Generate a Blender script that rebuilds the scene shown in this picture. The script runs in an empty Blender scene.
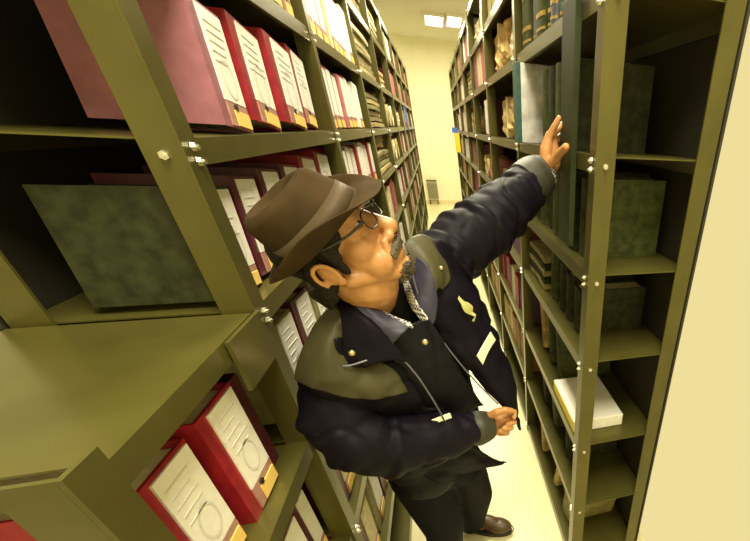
import bpy, bmesh, math, random
from mathutils import Vector, Matrix, noise
random.seed(7)
A = .375                      # one layout unit (half of the aisle width) in metres
FZ = 4.9                      # height of the camera above the floor, in units

# ---------------------------------------------------------------- camera
RX = Vector((0.94928961, -0.31020898, 0.05118224))     # camera right, in world axes
RD = Vector((-0.12619636, -0.52504965, -0.84166344))   # camera down
RF = Vector((0.28796477, 0.79252335, -0.53757143))     # camera forward
FPX, PX, PY = 378.11, 581.0, 376.0                     # focal length and principal point of the lens
CAM = Vector((0, 0, FZ * A))
cd = bpy.data.cameras.new('camera'); cam = bpy.data.objects.new('camera', cd)
bpy.context.scene.collection.objects.link(cam)
m = Matrix((RX, -RD, -RF)).transposed().to_4x4(); m.translation = CAM
cam.matrix_world = m
cd.sensor_fit = 'HORIZONTAL'; cd.sensor_width = 36
cd.lens = FPX / 750 * 36
cd.shift_x = -(PX - 375) / 750; cd.shift_y = (PY - 270.5) / 750
cd.clip_start = .02; cd.clip_end = 100
S = bpy.context.scene; S.camera = cam
S.view_settings.view_transform = 'Standard'; S.view_settings.look = 'None'
S.view_settings.gamma = 1; S.view_settings.use_curve_mapping = False
S.view_settings.exposure = 0

def lin(c):
    return tuple(((v / 255) / 12.92 if v <= 10 else (((v / 255) + .055) / 1.055) ** 2.4) for v in c)
# ---------------------------------------------------------------- world
w = bpy.data.worlds.new('world'); S.world = w; w.use_nodes = True
w.node_tree.nodes['Background'].inputs[0].default_value = (*lin((240, 222, 155)), 1)
w.node_tree.nodes['Background'].inputs[1].default_value = 1

def area(name, loc, size, power, color=(1, .93, .7), rot=(0, 0, 0)):
    d = bpy.data.lights.new(name, 'AREA'); d.shape = 'RECTANGLE'; d.size, d.size_y = size
    d.energy = power; d.color = color
    o = bpy.data.objects.new(name, d); S.collection.objects.link(o); o.location = loc; o.rotation_euler = rot
    return o
CEIL = (4.5 + FZ) * A
for k, (yy, pw) in enumerate(((.5, 100), (7.5, 105), (14.5, 92), (20.5, 86), (27, 70))):
    area('tube_light', (.15, yy * A, CEIL - .10), (.6, 1.2), pw, (1, .92, .66))

# ---------------------------------------------------------------- materials
def mat(name, col, rough=.6, metal=0, noise_amt=0, scale=20, bump=0, spec=.5, emit=None, col2=None):
    M = bpy.data.materials.new(name); M.use_nodes = True; nt = M.node_tree
    b = nt.nodes['Principled BSDF']
    b.inputs['Base Color'].default_value = (*col, 1); b.inputs['Roughness'].default_value = rough
    b.inputs['Metallic'].default_value = metal; b.inputs['Specular IOR Level'].default_value = spec
    if emit:
        b.inputs['Emission Color'].default_value = (*emit[0], 1); b.inputs['Emission Strength'].default_value = emit[1]
    if noise_amt or col2 or bump:
        tc = nt.nodes.new('ShaderNodeTexCoord')
        n = nt.nodes.new('ShaderNodeTexNoise'); n.inputs['Scale'].default_value = scale; n.inputs['Detail'].default_value = 5
        nt.links.new(tc.outputs['Object'], n.inputs['Vector'])
        r = nt.nodes.new('ShaderNodeValToRGB')
        r.color_ramp.elements[0].position = .35; r.color_ramp.elements[1].position = .68
        c2 = col2 if col2 else tuple(min(1, v * (1 + noise_amt)) for v in col)
        c1 = col if col2 else tuple(v * (1 - noise_amt) for v in col)
        r.color_ramp.elements[0].color = (*c1, 1); r.color_ramp.elements[1].color = (*c2, 1)
        nt.links.new(n.outputs['Fac'], r.inputs['Fac']); nt.links.new(r.outputs['Color'], b.inputs['Base Color'])
        if bump:
            bp = nt.nodes.new('ShaderNodeBump'); bp.inputs['Strength'].default_value = bump; bp.inputs['Distance'].default_value = .004
            nt.links.new(n.outputs['Fac'], bp.inputs['Height']); nt.links.new(bp.outputs['Normal'], b.inputs['Normal'])
    return M
MT = dict(
    steel=mat('olive_steel', (.105, .093, .022), .28, .38, .12, 9),
    shelf_shade=mat('shelf_shade_black', (.025, .022, .012), .7, .0, .1, 9),  # near black: the shade behind the books is put into the colour
    bolt=mat('zinc_bolt', (.75, .72, .6), .25, .9),
    wall=mat('cream_paint', (.86, .82, .58), .8, 0, .03, 3),
    ceil=mat('ceiling_paint', (.70, .67, .53), .8, 0, .03, 3),
    floor=mat('polished_floor', (.76, .70, .41), .30, 0, .03, 2.5),
    tube=mat('lit_tube', (1, 1, 1), .5, 0, emit=((1, .97, .8), 9)),
    fixture=mat('lamp_housing', (.85, .82, .7), .5),
    red=mat('binder_red', (.30, .012, .02), .42, 0, .25, 30),
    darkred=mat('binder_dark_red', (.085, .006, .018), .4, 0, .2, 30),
    pink=mat('binder_pink', (.52, .16, .17), .55, 0, .15, 30),
    mauve=mat('binder_mauve', (.30, .11, .14), .5, 0, .15, 30),
    white=mat('label_paper', (.86, .83, .76), .6, 0, .05, 60),
    cream=mat('cream_paper', (.72, .62, .38), .7, 0, .12, 40, .3),
    yellow=mat('yellow_tag', (.88, .60, .16), .6),
    pocket=mat('label_pocket', (.42, .22, .17), .5, 0, .15, 70),
    print_grey=mat('printed_grey', (.70, .67, .61), .7),
    black=mat('black_hole', (.01, .01, .01), .6),
    tan=mat('tan_folder', (.50, .38, .14), .75, 0, .25, 30, .3),
    olivepaper=mat('olive_folder', (.28, .24, .09), .75, 0, .25, 30, .3),
    brown=mat('brown_wrapping', (.48, .32, .10), .75, 0, .35, 25, .5),
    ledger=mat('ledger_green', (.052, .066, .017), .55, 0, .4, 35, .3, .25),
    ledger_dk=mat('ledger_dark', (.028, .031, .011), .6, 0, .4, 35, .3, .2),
    board=mat('dark_green_board', (.022, .030, .010), .5, 0, .2, 20, 0, .2),
    teal=mat('ledger_teal', (.035, .12, .10), .45, 0, .25, 35),
    slate=mat('ledger_slate', (.11, .12, .15), .5, 0, .25, 35),
    gold=mat('gilt_band', (.48, .33, .07), .4, .4, .3, 90),
    marble_glare=mat('marbled_paper_glare', (.50, .47, .49), .4, 0, 0, 16, 0, .5, None, (.97, .96, .93)),  # marbling, with the glare on the cover put into its white
    blue=mat('blue_folder', (.06, .16, .55), .5),
    brightyellow=mat('bright_yellow', (.9, .68, .04), .5),
    purple=mat('purple_folder', (.16, .07, .16), .5),
    orange=mat('orange_folder', (.50, .20, .04), .6),
    vent=mat('radiator_paint', (.36, .33, .20), .5),
)

# ---------------------------------------------------------------- mesh helpers
def obj(name, bm, m_, parent=None, smooth=False):
    me = bpy.data.meshes.new(name); bm.normal_update(); bm.to_mesh(me); bm.free()
    me.materials.append(MT[m_] if isinstance(m_, str) else m_)
    if smooth:
        for p in me.polygons: p.use_smooth = True
    o = bpy.data.objects.new(name, me); S.collection.objects.link(o)
    if parent: o.parent = parent
    return o
def tag(o, label, cat, group=None, kind=None):
    o['label'] = label; o['category'] = cat
    if group: o['group'] = group
    if kind: o['kind'] = kind
    return o
def thing(name, loc=(0, 0, 0)):
    o = bpy.data.objects.new(name, None); S.collection.objects.link(o); o.location = loc; o.empty_display_size = .05
    return o
def box(bm, x0, x1, y0, y1, z0, z1, M=None):
    vs = [bm.verts.new((x, y, z)) for x in (x0, x1) for y in (y0, y1) for z in (z0, z1)]
    if M is not None:
        for v in vs: v.co = M @ v.co
    for f in ((0, 1, 3, 2), (4, 6, 7, 5), (0, 4, 5, 1), (2, 3, 7, 6), (0, 2, 6, 4), (1, 5, 7, 3)):
        bm.faces.new([vs[i] for i in f])
    return vs
def B(*a, M=None):
    bm = bmesh.new(); box(bm, *a, M=M); bmesh.ops.recalc_face_normals(bm, faces=bm.faces); return bm
def bevel(bm, r=.003, seg=2):
    bmesh.ops.bevel(bm, geom=list(bm.edges), offset=r, segments=seg, affect='EDGES', profile=.6)
    return bm
def U(z): return (z + FZ) * A                # height of a level given in units from the camera

# ---------------------------------------------------------------- the setting
def struct(name, bm, m_):
    o = obj(name, bm, m_); o['kind'] = 'structure'; return o
struct('floor', B(-2.15 * A, 2.15 * A, -3.0 * A, 32.45 * A, -.05, 0), 'floor')
struct('ceiling', B(-2.15 * A, 2.4 * A, -3.0 * A, 32.45 * A, CEIL, CEIL + .06), 'ceil')
struct('light_block_wall', B(-3.2 * A, 3.4 * A, -3.3 * A, -3.0 * A, 0, CEIL), 'wall')  # unseen wall added behind the camera to block world light
struct('wall_back', B(-3.2 * A, 3.0 * A, 32.45 * A, 32.8 * A, 0, CEIL), 'wall')
struct('baseboard_back', B(-2.1 * A, 2.1 * A, 32.37 * A, 32.45 * A, 0, .09), 'cream')

# ceiling lamps
LAMP = [(.30, 1.10, 25.4, 27.6), (1.32, 1.95, 25.0, 27.2)]
for k, (x0, x1, y0, y1) in enumerate(LAMP):
    t = thing('ceiling_light', ((x0 + x1) / 2 * A, (y0 + y1) / 2 * A, CEIL - .001))
    hx, hy = (x1 - x0) / 2 * A, (y1 - y0) / 2 * A
    fr = bmesh.new()
    box(fr, -hx - .03, -hx, -hy - .03, hy + .03, -.05, 0); box(fr, hx, hx + .03, -hy - .03, hy + .03, -.05, 0)
    box(fr, -hx, hx, -hy - .03, -hy, -.05, 0); box(fr, -hx, hx, hy, hy + .03, -.05, 0)
    obj('housing', fr, 'fixture', t)
    obj('diffuser', B(-hx, hx, -hy, hy, -.04, -.01), 'tube', t)
    tag(t, ['lit rectangular ceiling light over the far end of the aisle, the left one',
            'lit rectangular ceiling light beside the right rack top, the right one of the pair'][k], 'ceiling light')

# radiator on the back wall
t = thing('wall_radiator', (-.62 * A, 32.2 * A, U(-4.6)))
hx = .33 * A
body = B(-hx, hx, -.03, .05, 0, 1.25 * A); obj('panel', bevel(body, .004), 'vent', t)
fin = bmesh.new()
for i in range(9): box(fin, -hx + .012 + i * hx * .235, -hx + .012 + i * hx * .235 + .009, -.042, -.03, .04, 1.1 * A)
obj('fins', fin, 'steel', t)
obj('top_rail', B(-hx - .01, hx + .01, -.045, .055, 1.25 * A, 1.25 * A + .02), 'steel', t)
for s in (-1, 1): obj('leg', B(s * hx * .8 - .015, s * hx * .8 + .015, -.02, .03, -(FZ - 4.6) * A, 0), 'steel', t)
tag(t, 'small grey-green ribbed radiator low on the far cream wall', 'radiator')

# ---------------------------------------------------------------- racks
LL = {'top': 2.46, 1: 1.63, 2: .72, 3: -.10, 4: -.86, 5: -1.74, 6: -2.72, 7: -3.70, 8: -4.72}
RL = {'top': 2.14, 1: 1.448, 2: .728, 3: -.116, 4: -.928, 5: -1.726, 6: -2.737, 7: -3.71, 8: -4.74}
LU = [2.26, 5.36, 8.42, 11.5, 14.6, 17.75, 20.9, 24.0, 27.1]
RU = [2.72, 5.6, 8.6, 11.52, 14.35, 17.3, 20.3, 23.2]
LIP = .105; DEPTH = .92; FL = .13
def shelf_bm(sd, y0, y1, z):
    """A folded steel shelf: flat plate with a turned-down lip in front and behind."""
    bm = bmesh.new(); x0, x1 = sd * 1.01, sd * (1 + DEPTH)
    a, b = min(x0, x1) * A, max(x0, x1) * A
    box(bm, a, b, y0 * A, y1 * A, U(z) - .003, U(z))
    for xx in (x0, x1 - sd * .012):
        p, q = sorted((xx * A, (xx + sd * .012) * A)); box(bm, p, q, y0 * A, y1 * A, U(z - LIP), U(z) - .003)
    xx = x0 + sd * .012; p, q = sorted((xx * A, (xx + sd * .022) * A))
    box(bm, p, q, y0 * A, y1 * A, U(z - LIP), U(z - LIP) + .003)
    bmesh.ops.recalc_face_normals(bm, faces=bm.faces); return bm
def post_bm(sd, y, z1, front=True, z0=-FZ):
    bm = bmesh.new()
    xf = sd * 1.0 if front else sd * (1 + DEPTH); dirn = sd if front else -sd
    p, q = sorted((xf * A, (xf + dirn * .015) * A)); box(bm, p, q, y * A, (y + FL) * A, U(z0), U(z1))
    p, q = sorted(((xf + dirn * .0155) * A, (xf + dirn * FL * 1.1) * A)); box(bm, p, q, y * A, (y + .015) * A, U(z0), U(z1))
    bmesh.ops.recalc_face_normals(bm, faces=bm.faces); return bm
def bolt_bm(p, axis, r=.0065):
    bm = bmesh.new()
    M = Matrix.Translation(p) @ Vector((0, 0, 1)).rotation_difference(Vector(axis)).to_matrix().to_4x4()
    bmesh.ops.create_cone(bm, cap_ends=True, segments=6, radius1=r, radius2=r * .9, depth=.006, matrix=M)
    bmesh.ops.create_cone(bm, cap_ends=True, segments=10, radius1=r * .5, radius2=r * .45, depth=.014, matrix=M)
    return bm
def rack(sd, ups, lev, name, label, extra=None):
    t = thing(name, (0, 0, 0))
    top = lev['top']
    for i, y in enumerate(ups):
        o = obj('post', post_bm(sd, y, top + .05), 'steel', t)
        obj('post', post_bm(sd, y, top + .05, False), 'steel', t)
        for k, z in lev.items():
            if k == 'top' or i > 3: continue
            for dy, dz in ((.045, -.03), (.045, -.085)) if i < 2 else ((.05, -.05),):
                obj('bolt', bolt_bm(((sd * .99) * A, (y + dy + .03) * A, U(z + dz)), (-sd, 0, 0), .0075 if i < 2 else .009), 'bolt', t)
            if i < 2: obj('bolt', bolt_bm((sd * 1.07 * A, (y - .008) * A, U(z - .06)), (0, -1, 0), .0075), 'bolt', t)
    for a, b in zip(ups[:-1], ups[1:]):
        for k, z in lev.items():
            obj('shelf_board', shelf_bm(sd, a + .02, b - .005, z), 'steel', t)
    p, q = sorted((sd * (1 + DEPTH + .02) * A, (sd * (1 + DEPTH + .04)) * A))
    obj('light_block_panel', B(p, q, ups[0] * A, ups[-1] * A, 0.01, U(top)), 'shelf_shade', t)  # added sheet that keeps background light out of the shelf gaps
    return tag(t, label, 'shelving')
lr = rack(-1, LU, LL, 'shelving_rack', 'long olive steel shelving rack on the left of the aisle, behind the man')
rr = rack(1, RU, RL, 'shelving_rack', 'long olive steel shelving rack on the right of the aisle that the man reaches to')
# board at the right rack's open face that the raised hand touches
obj('upright_board', bevel(B(.955 * A, 1.0 * A, 3.14 * A, 3.46 * A, U(-.80), U(.755)), .002), 'board', rr)['label'] = 'tall dark green upright board standing proud of the shelves'
# low bay carrying on towards the camera on the left
for z in (4, 5, 6, 7, 8):
    obj('shelf_board', shelf_bm(-1, 1.15, 2.24, LL[z]), 'steel', lr)
obj('post', post_bm(-1, 1.02, -.80), 'steel', lr); obj('post', post_bm(-1, 1.02, -.80, False), 'steel', lr)
obj('light_block_panel', B(-1.96 * A, -1.94 * A, 1.02 * A, 2.25 * A, .01, U(-.86)), 'shelf_shade', lr)  # same added light-blocking sheet behind the low bay
obj('brace_plate', B(-1.0 * A - .001, -.985 * A, 1.9 * A, 2.26 * A, U(-1.12), U(-.86)), 'steel', lr)

# ---------------------------------------------------------------- books, binders and bundles
ORD = ['first', 'second', 'third', 'fourth', 'fifth', 'sixth', 'seventh', 'eighth', 'ninth', 'tenth', 'eleventh', 'twelfth', 'thirteenth', 'fourteenth']
def place(name, sd, y, z, lean=0, wd=0):
    t = thing(name, (sd * 1.0 * A, y * A, U(z) + .0008 + max(0, wd * A * math.sin(lean)))); t.rotation_euler = (-lean, 0, 0); return t
def xr(sd, d0, d1): return tuple(sorted((sd * d0 * A, sd * d1 * A)))
def binder(sd, y, z, wd, h, cover, detail=2, lean=.0, rec=.06, dp=.56, label=None, cat='binder', group=None, tagc='yellow', face='white', top=.97, name='archive_binder'):
    """Archive binder: board covers round a block of paper, a spine label, a tag and a finger hole."""
    t = place(name, sd, y, z, lean, wd); W_, H = wd * A, h * A
    bm = bmesh.new()
    if detail >= 1:
        a, b = xr(sd, rec, rec + dp); box(bm, a, b, 0, .004, 0, H); box(bm, a, b, W_ - .004, W_, 0, H)
        a, b = xr(sd, rec, rec + .012); box(bm, a, b, .004, W_ - .004, 0, H)
        obj('cover', bm, cover, t)
        a, b = xr(sd, rec + .03, rec + dp - .03); obj('paper_block', B(a, b, .005, W_ - .005, .006, H - .012), 'cream', t)
    else:
        a, b = xr(sd, rec, rec + dp); box(bm, a, b, 0, W_, 0, H); obj('cover', bm, cover, t)
    m0 = (.1, .36, .24)[detail] * W_
    a, b = xr(sd, rec - .008, rec)
    low = .235 if detail >= 1 else .05
    if face:
        obj('spine_label', B(a, b, m0, W_ * .96, H * low, H * top), face, t)
        if detail >= 2:
            pr = bmesh.new(); a2, b2 = xr(sd, rec - .0105, rec - .008)
            rnd = random.Random(int(y * 1000))
            for q in range(5):
                zz = H * (.86 - q * .075); ln = rnd.uniform(.3, .62) * W_
                box(pr, a2, b2, W_ * .32, W_ * .32 + ln * .9, zz, zz + H * .011)
            cx = W_ * .6; n = 14
            for q in range(n):
                a0 = q / n * 2 * math.pi; a1 = (q + 1) / n * 2 * math.pi; r0, r1 = W_ * .17, W_ * .20
                xx = sd * (rec - .0105) * A
                vs = [pr.verts.new((xx, cx + rr_ * math.cos(an), H * .44 + rr_ * 1.4 * math.sin(an))) for rr_, an in ((r0, a0), (r1, a0), (r1, a1), (r0, a1))]
                pr.faces.new(vs)
            obj('printing', pr, 'print_grey', t)
    if detail >= 1:
        obj('label_pocket', B(a, b, m0, W_ * .96, H * .02, H * .225), 'pocket', t)
        a3, b3 = xr(sd, rec - .013, rec - .008)
        obj('tag', B(a3, b3, W_ * .42, W_ * .93, H * .03, H * .165), tagc, t)
        if detail >= 2:
            bm = bmesh.new(); M = Matrix.Translation((sd * (rec - .012) * A, W_ * .5, H * .19)) @ Matrix.Rotation(math.pi / 2, 4, 'Y')
            bmesh.ops.create_cone(bm, cap_ends=True, segments=14, radius1=.0065, radius2=.0065, depth=.003, matrix=M)
            obj('finger_hole', bm, 'black', t)
    return tag(t, label, cat, group)
def ledger(sd, y, z, wd, h, cover='ledger', bands=0, label=None, lean=0, rec=.08, dp=.7, group=None, detail=True, bandm='gold', cat='book', name='ledger_book'):
    """Bound volume: rounded spine with raised bands, boards and a page block."""
    t = place(name, sd, y, z, lean, wd); W_, H = wd * A, h * A
    bm = bmesh.new()
    if not detail:
        a, b = xr(sd, rec, rec + dp); box(bm, a, b, 0, W_, 0, H); obj('cover', bm, cover, t); return tag(t, label, cat, group)
    a, b = xr(sd, rec + .03, rec + dp); box(bm, a, b, 0, .004, 0, H); box(bm, a, b, W_ - .004, W_, 0, H)
    n = 8; prof = []
    for i in range(n + 1):
        an = math.pi * i / n; prof.append((sd * (rec + .03 - .035 * math.sin(an)) * A, W_ / 2 - W_ / 2 * math.cos(an)))
    lo = [bm.verts.new((p, q, 0)) for p, q in prof]; hi = [bm.verts.new((p, q, H)) for p, q in prof]
    for i in range(n): bm.faces.new((lo[i], lo[i + 1], hi[i + 1], hi[i]))
    bm.faces.new(lo); bm.faces.new(hi)
    bmesh.ops.recalc_face_normals(bm, faces=bm.faces)
    obj('cover', bm, cover, t)
    a, b = xr(sd, rec + .04, rec + dp - .02); obj('page_block', B(a, b, .0045, W_ - .0045, .004, H - .006), 'cream', t)
    if bands:
        bm = bmesh.new()
        for f in [(.1, .03), (.24, .05), (.62, .02), (.78, .10), (.9, .02)][:bands]:
            z0, z1 = H * f[0], H * (f[0] + f[1]); q1 = []; q2 = []
            for p, q in prof:
                p -= sd * .0015; q1.append(bm.verts.new((p, q, z0))); q2.append(bm.verts.new((p, q, z1)))
            for i in range(n): bm.faces.new((q1[i], q1[i + 1], q2[i + 1], q2[i]))
        obj('gilt_bands', bm, bandm, t)
    return tag(t, label, cat, group)
def crumple(bm, amt, sc, seed):
    for v in bm.verts:
        d = noise.noise_vector(v.co * sc + Vector((seed, seed * 1.7, 0))); v.co += Vector(d) * amt
def folder(sd, y, z, ln, th, tilt=0, m_='tan', label=None, group=None, rec=.1, dp=.7, seed=1):
    """A flat folder lying on its side with slightly sagging sheets."""
    t = place('paper_folder', sd, y, z, 0); t.rotation_euler = (tilt, 0, 0)
    bm = bmesh.new(); a, b = xr(sd, rec, rec + dp); L_, T_ = ln * A, th * A
    box(bm, a, b, 0, L_, 0, T_); bmesh.ops.subdivide_edges(bm, edges=bm.edges[:], cuts=3, use_grid_fill=True)
    rnd = random.Random(seed)
    for v in bm.verts:
        v.co.z += .008 * math.sin(v.co.y / L_ * 3.1 + rnd.random() * .0) + .003 * noise.noise(v.co * 30 + Vector((seed, 0, 0))) + .002
        v.co.x += .006 * noise.noise(v.co * 20 + Vector((0, seed, 0)))
    obj('sheets', bm, m_, t); return tag(t, label, 'folder', group)
def bundle(sd, y, z, wd, h, m_='tan', label=None, seed=1, rec=.1, dp=.55, tie=True, group=None, name='paper_bundle'):
    """Crumpled wrapped bundle of papers tied with string."""
    t = place(name, sd, y, z); W_, H = wd * A, h * A
    bm = bmesh.new(); a, b = xr(sd, rec, rec + dp)
    box(bm, a, b, 0, W_, 0.004, H); bmesh.ops.subdivide_edges(bm, edges=bm.edges[:], cuts=7, use_grid_fill=True)
    c = Vector(((a + b) / 2, W_ / 2, H / 2))
    for v in bm.verts:
        d = v.co - c; k = Vector((d.x / (b - a), d.y / W_, d.z / H)) * 2
        r = (abs(k.x) ** 4 + abs(k.y) ** 4 + abs(k.z) ** 4) ** .25
        if r > .01: v.co = c + d * (.80 / max(r, .8) + .2 * (1 - .12))
    lo = min(W_, H)
    for v in bm.verts:
        q = Vector(noise.noise_vector(v.co * (4.2 / lo) + Vector((seed * 3.1, seed, 0)))) * lo * .10
        q += Vector(noise.noise_vector(v.co * (11 / lo) + Vector((seed, 0, seed)))) * lo * .06
        v.co += q
        v.co.z = max(v.co.z, .001)
    obj('wrapping', bm, m_, t)
    if tie:
        bm = bmesh.new()
        box(bm, a - .003, b + .003, W_ * .48, W_ * .51, .004, H * .98); obj('string', bm, 'cream', t)
    return tag(t, label, 'bundle', group)
def roll(sd, y, z, r, ln, m_='cream', label=None, group=None, rec=.05):
    """Rolled paper lying with its open end to the aisle."""
    t = place('paper_roll', sd, y, z); bm = bmesh.new(); n = 40; turns = 3
    pts = []
    for k in range(n + 1):
        an = k / n * turns * 2 * math.pi; q = r * A * (.35 + .6 * k / n); pts.append((q * math.cos(an), r * A + q * math.sin(an)))
    f = [bm.verts.new((sd * rec * A, p + r * A, q)) for p, q in pts]; g = [bm.verts.new((sd * (rec + ln) * A, p + r * A, q)) for p, q in pts]
    for k in range(n): bm.faces.new((f[k], f[k + 1], g[k + 1], g[k]))
    o = obj('sheet', bm, m_, t, True); md = o.modifiers.new('thick', 'SOLIDIFY'); md.thickness = .004; md.offset = 0
    return tag(t, label, 'paper roll', group)

LROW = {1: 'first row down', 2: 'second row down', 3: 'third row down', 4: 'fourth row down', 5: 'fifth row down', 6: 'sixth row down', 7: 'seventh row down'}
def ps(kind, n, of, bay, row, side):
    return f'{kind}, {ORD[n]} along, {LROW[row]}, {bay}, {side} rack'

# left rack, bay beside the man: red and white archive binders
g = 'red archive binders with white spine labels, left rack'
LN = .13
spec = [(3, [(2.90, .34, 'mauve'), (3.42, .44, 'red'), (3.98, .52, 'red'), (4.56, .42, 'red')], .545, 'bay by man'),
        (2, [(3.35, .40, 'red'), (3.90, .42, 'red'), (4.45, .34, 'red'), (4.86, .34, 'darkred')], .60, 'bay by man')]
for row, it, h, bay in spec:
    for i, (y, wd, c) in enumerate(it):
        binder(-1, y, LL[row], wd, h, c, 2, LN + (i % 2) * .03 if row == 3 else .06, .05 + .02 * (i % 2), label=ps('wide binder with white label', i, 0, bay, row, 'left'), group=g)
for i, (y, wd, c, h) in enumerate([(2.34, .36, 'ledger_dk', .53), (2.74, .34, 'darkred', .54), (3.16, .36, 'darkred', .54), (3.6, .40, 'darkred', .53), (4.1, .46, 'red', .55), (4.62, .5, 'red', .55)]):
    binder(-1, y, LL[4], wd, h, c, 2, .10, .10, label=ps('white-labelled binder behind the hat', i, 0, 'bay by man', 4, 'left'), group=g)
for i, (y, wd) in enumerate([(2.45, .36), (2.86, .36), (3.28, .36), (3.7, .4), (4.2, .4)]):
    binder(-1, y, LL[5], wd, .66, 'darkred' if i % 2 else 'olivepaper', 2, .06, .07, label=ps('pale binder near the shoulder', i, 0, 'bay by man', 5, 'left'), group=g)
for row in (6, 7):
    for i, (y, wd) in enumerate([(2.5, .42), (3.0, .42), (3.5, .42), (4.0, .42), (4.5, .42)]):
        binder(-1, y, LL[row], wd, .68, 'olivepaper' if i % 2 else 'darkred', 1, .05, .08, face='white' if i % 2 else 'cream', label=ps('pale binder below the sleeve', i, 0, 'bay by man', row, 'left'), group=g)
# nearest low bay
binder(-1, 1.64, LL[5] + .0, .33, .64, 'red', 2, 0, .10, label='big red binder with long printed white label, bottom left corner of the view', group=g)
binder(-1, 1.24, LL[5] + .0, .33, .62, 'red', 2, .02, .12, label='red binder with pinkish label at the lower left, nearest the camera', group=g)
binder(-1, 2.03, LL[5] + .0, .10, .60, 'darkred', 0, 0, .14, face=None, label='thin dark red binder between the big labelled binder and the post', group=g)
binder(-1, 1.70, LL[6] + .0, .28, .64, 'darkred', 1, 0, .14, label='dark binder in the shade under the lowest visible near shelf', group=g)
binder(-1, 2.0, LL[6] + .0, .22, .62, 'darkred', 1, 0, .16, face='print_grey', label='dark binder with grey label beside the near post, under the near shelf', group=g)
# bay beyond the hat
pat = {2: ['cream', 'white', 'pink', 'cream', 'white', 'red', 'white'], 3: ['white', 'red', 'darkred', 'pink', 'red', 'red', 'white'], 4: ['red', 'darkred', 'red', 'red', 'white', 'red', 'red'], 1: ['red', 'pink', 'red', 'darkred', 'red', 'red', 'pink']}
for row in (1, 2, 3, 4):
    y = 5.53; n = 7
    for i in range(n):
        wd = .345 + .03 * ((i * 3 + row) % 3)
        binder(-1, y, LL[row], wd, (.56, .58, .55)[i % 3] if row != 2 else .64, pat[row][i], 1, .05, .06 + .015 * (i % 3), label=ps('narrow binder with white label', i, n, 'bay beyond the hat', row, 'left'), group=g)
        y += wd + .015
# third bay: lying folders
gf = 'tan folders lying in piles in the left rack'
for row, n, tl in ((1, 6, 0), (2, 7, 0), (3, 6, 0), (4, 4, 0)):
    for i in range(n):
        folder(-1, 8.62 + .03 * (i % 3), LL[row] + i * .092, 2.5 - .06 * (i % 4), .062, 0,
               ['tan', 'olivepaper', 'cream', 'olivepaper'][i % 4], ps('folder lying in a pile', i, n, 'third bay', row, 'left').replace('along', 'up'), gf, .05 + .02 * (i % 3), seed=i + row * 9)
bundle(-1, 8.75, LL[4] + .40, 1.1, .26, 'brown', 'crumpled brown bundle on a folder pile, third bay, beside the glasses', 3)
bundle(-1, 10.0, LL[4] + .40, 1.0, .24, 'cream', 'crumpled cream bundle at the far end of a folder pile, third bay, left', 4)
# fourth bay
for i in range(4):
    folder(-1, 11.75, LL[1] + .05 + i * .14, 2.4, .08, 0, ['tan', 'olivepaper', 'cream', 'tan'][i], ps('folder lying in a pile', i, 4, 'fourth bay', 1, 'left').replace('along', 'up'), gf, seed=40 + i)
binder(-1, 11.8, LL[2], 1.0, .62, 'pink', 0, 0, .1, face=None, label='plain pink box in the fourth bay, second row, left rack', cat='box', name='storage_box')
for i in range(3):
    bundle(-1, 12.9 + .02 * i, LL[2] + .0 + .13 * i, 1.4, .125, ['cream', 'tan', 'brown'][i], ['lowest cream paper bundle beside the pink box', 'middle tan paper bundle beside the pink box', 'upper brown paper bundle beside the pink box'][i], 10 + i, tie=False)
for row in (3, 4):
    for i in range(3):
        roll(-1, 11.8 + i * .9, LL[row], .27, .7, 'cream' if (i + row) % 2 else 'tan', ps('rolled paper end', i, 3, 'fourth bay', row, 'left'))
        if i < 2: bundle(-1, 11.9 + i * .95, LL[row] + .55, .8, .14, 'cream', ps('small bundle lying on rolls', i, 3, 'fourth bay', row, 'left'), 20 + i, tie=False)
# farther bays: narrow spines
gs = 'thin spines in the far bays'
mix = ['pink', 'cream', 'mauve', 'white', 'red', 'tan', 'olivepaper', 'purple', 'cream', 'pink', 'darkred', 'white']
CN = dict(pink='pink', cream='cream', mauve='mauve', white='white', red='red', tan='tan', olivepaper='olive', purple='purple', darkred='dark red', ledger_dk='dark', orange='orange')
def far(sd, ups, lev, b, row, n, seed, side, fill=.97, pal=mix, h=.62):
    rnd = random.Random(seed); y0, y1 = ups[b] + .2, ups[b + 1] - .05; y = y0; wd0 = (y1 - y0) * fill / n
    cols = {}
    for i in range(n):
        m_ = pal[(rnd.randrange(len(pal)))]; wd = wd0 * rnd.uniform(.8, 1.0); hh = (h * rnd.uniform(.86, 1.05))
        ledger(sd, y, lev[row], wd, hh, m_, 0, f'thin {CN[m_]} volume, {ORD[i]} along, {LROW[row]}, {ORD[b]} bay, {side} rack', 0, .06 + .04 * rnd.random(), .6, f'{side} rack, bay {ORD[b]}, {LROW[row]}', False)
        y += wd0
for b in (4, 5, 6, 7):
    for row in (1, 2, 3, 4, 5, 6):
        if b == 4 and row == 3: continue
        pal = mix
        if b == 4 and row == 1: pal = ['white', 'white', 'cream', 'olivepaper']
        if b == 4 and row == 2: pal = ['pink', 'pink', 'mauve', 'pink']
        if b == 7: pal = ['pink', 'red', 'pink', 'white', 'mauve']
        if b == 5 and row == 4: pal = ['cream', 'tan', 'cream', 'pink']
        far(-1, LU, LL, b, row, 5, b * 10 + row, 'left', pal=pal)
for row in (5, 6):
    for b in (2, 3): far(-1, LU, LL, b, row, 6, b * 10 + row, 'left', pal=['red', 'white', 'cream', 'olivepaper', 'pink', 'white'])
for i in range(3):
    bundle(-1, 14.9 + i * .9, LL[3], .85, .6 - .08 * i, ['cream', 'tan', 'cream'][i], ps('upright paper bundle', i, 3, 'fifth bay', 3, 'left'), 30 + i)
t = place('hanging_folder', -1, 18.6, .05, .35); obj('cover', B(.01, .02, 0, .30, 0, .20), 'blue', t)
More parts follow.
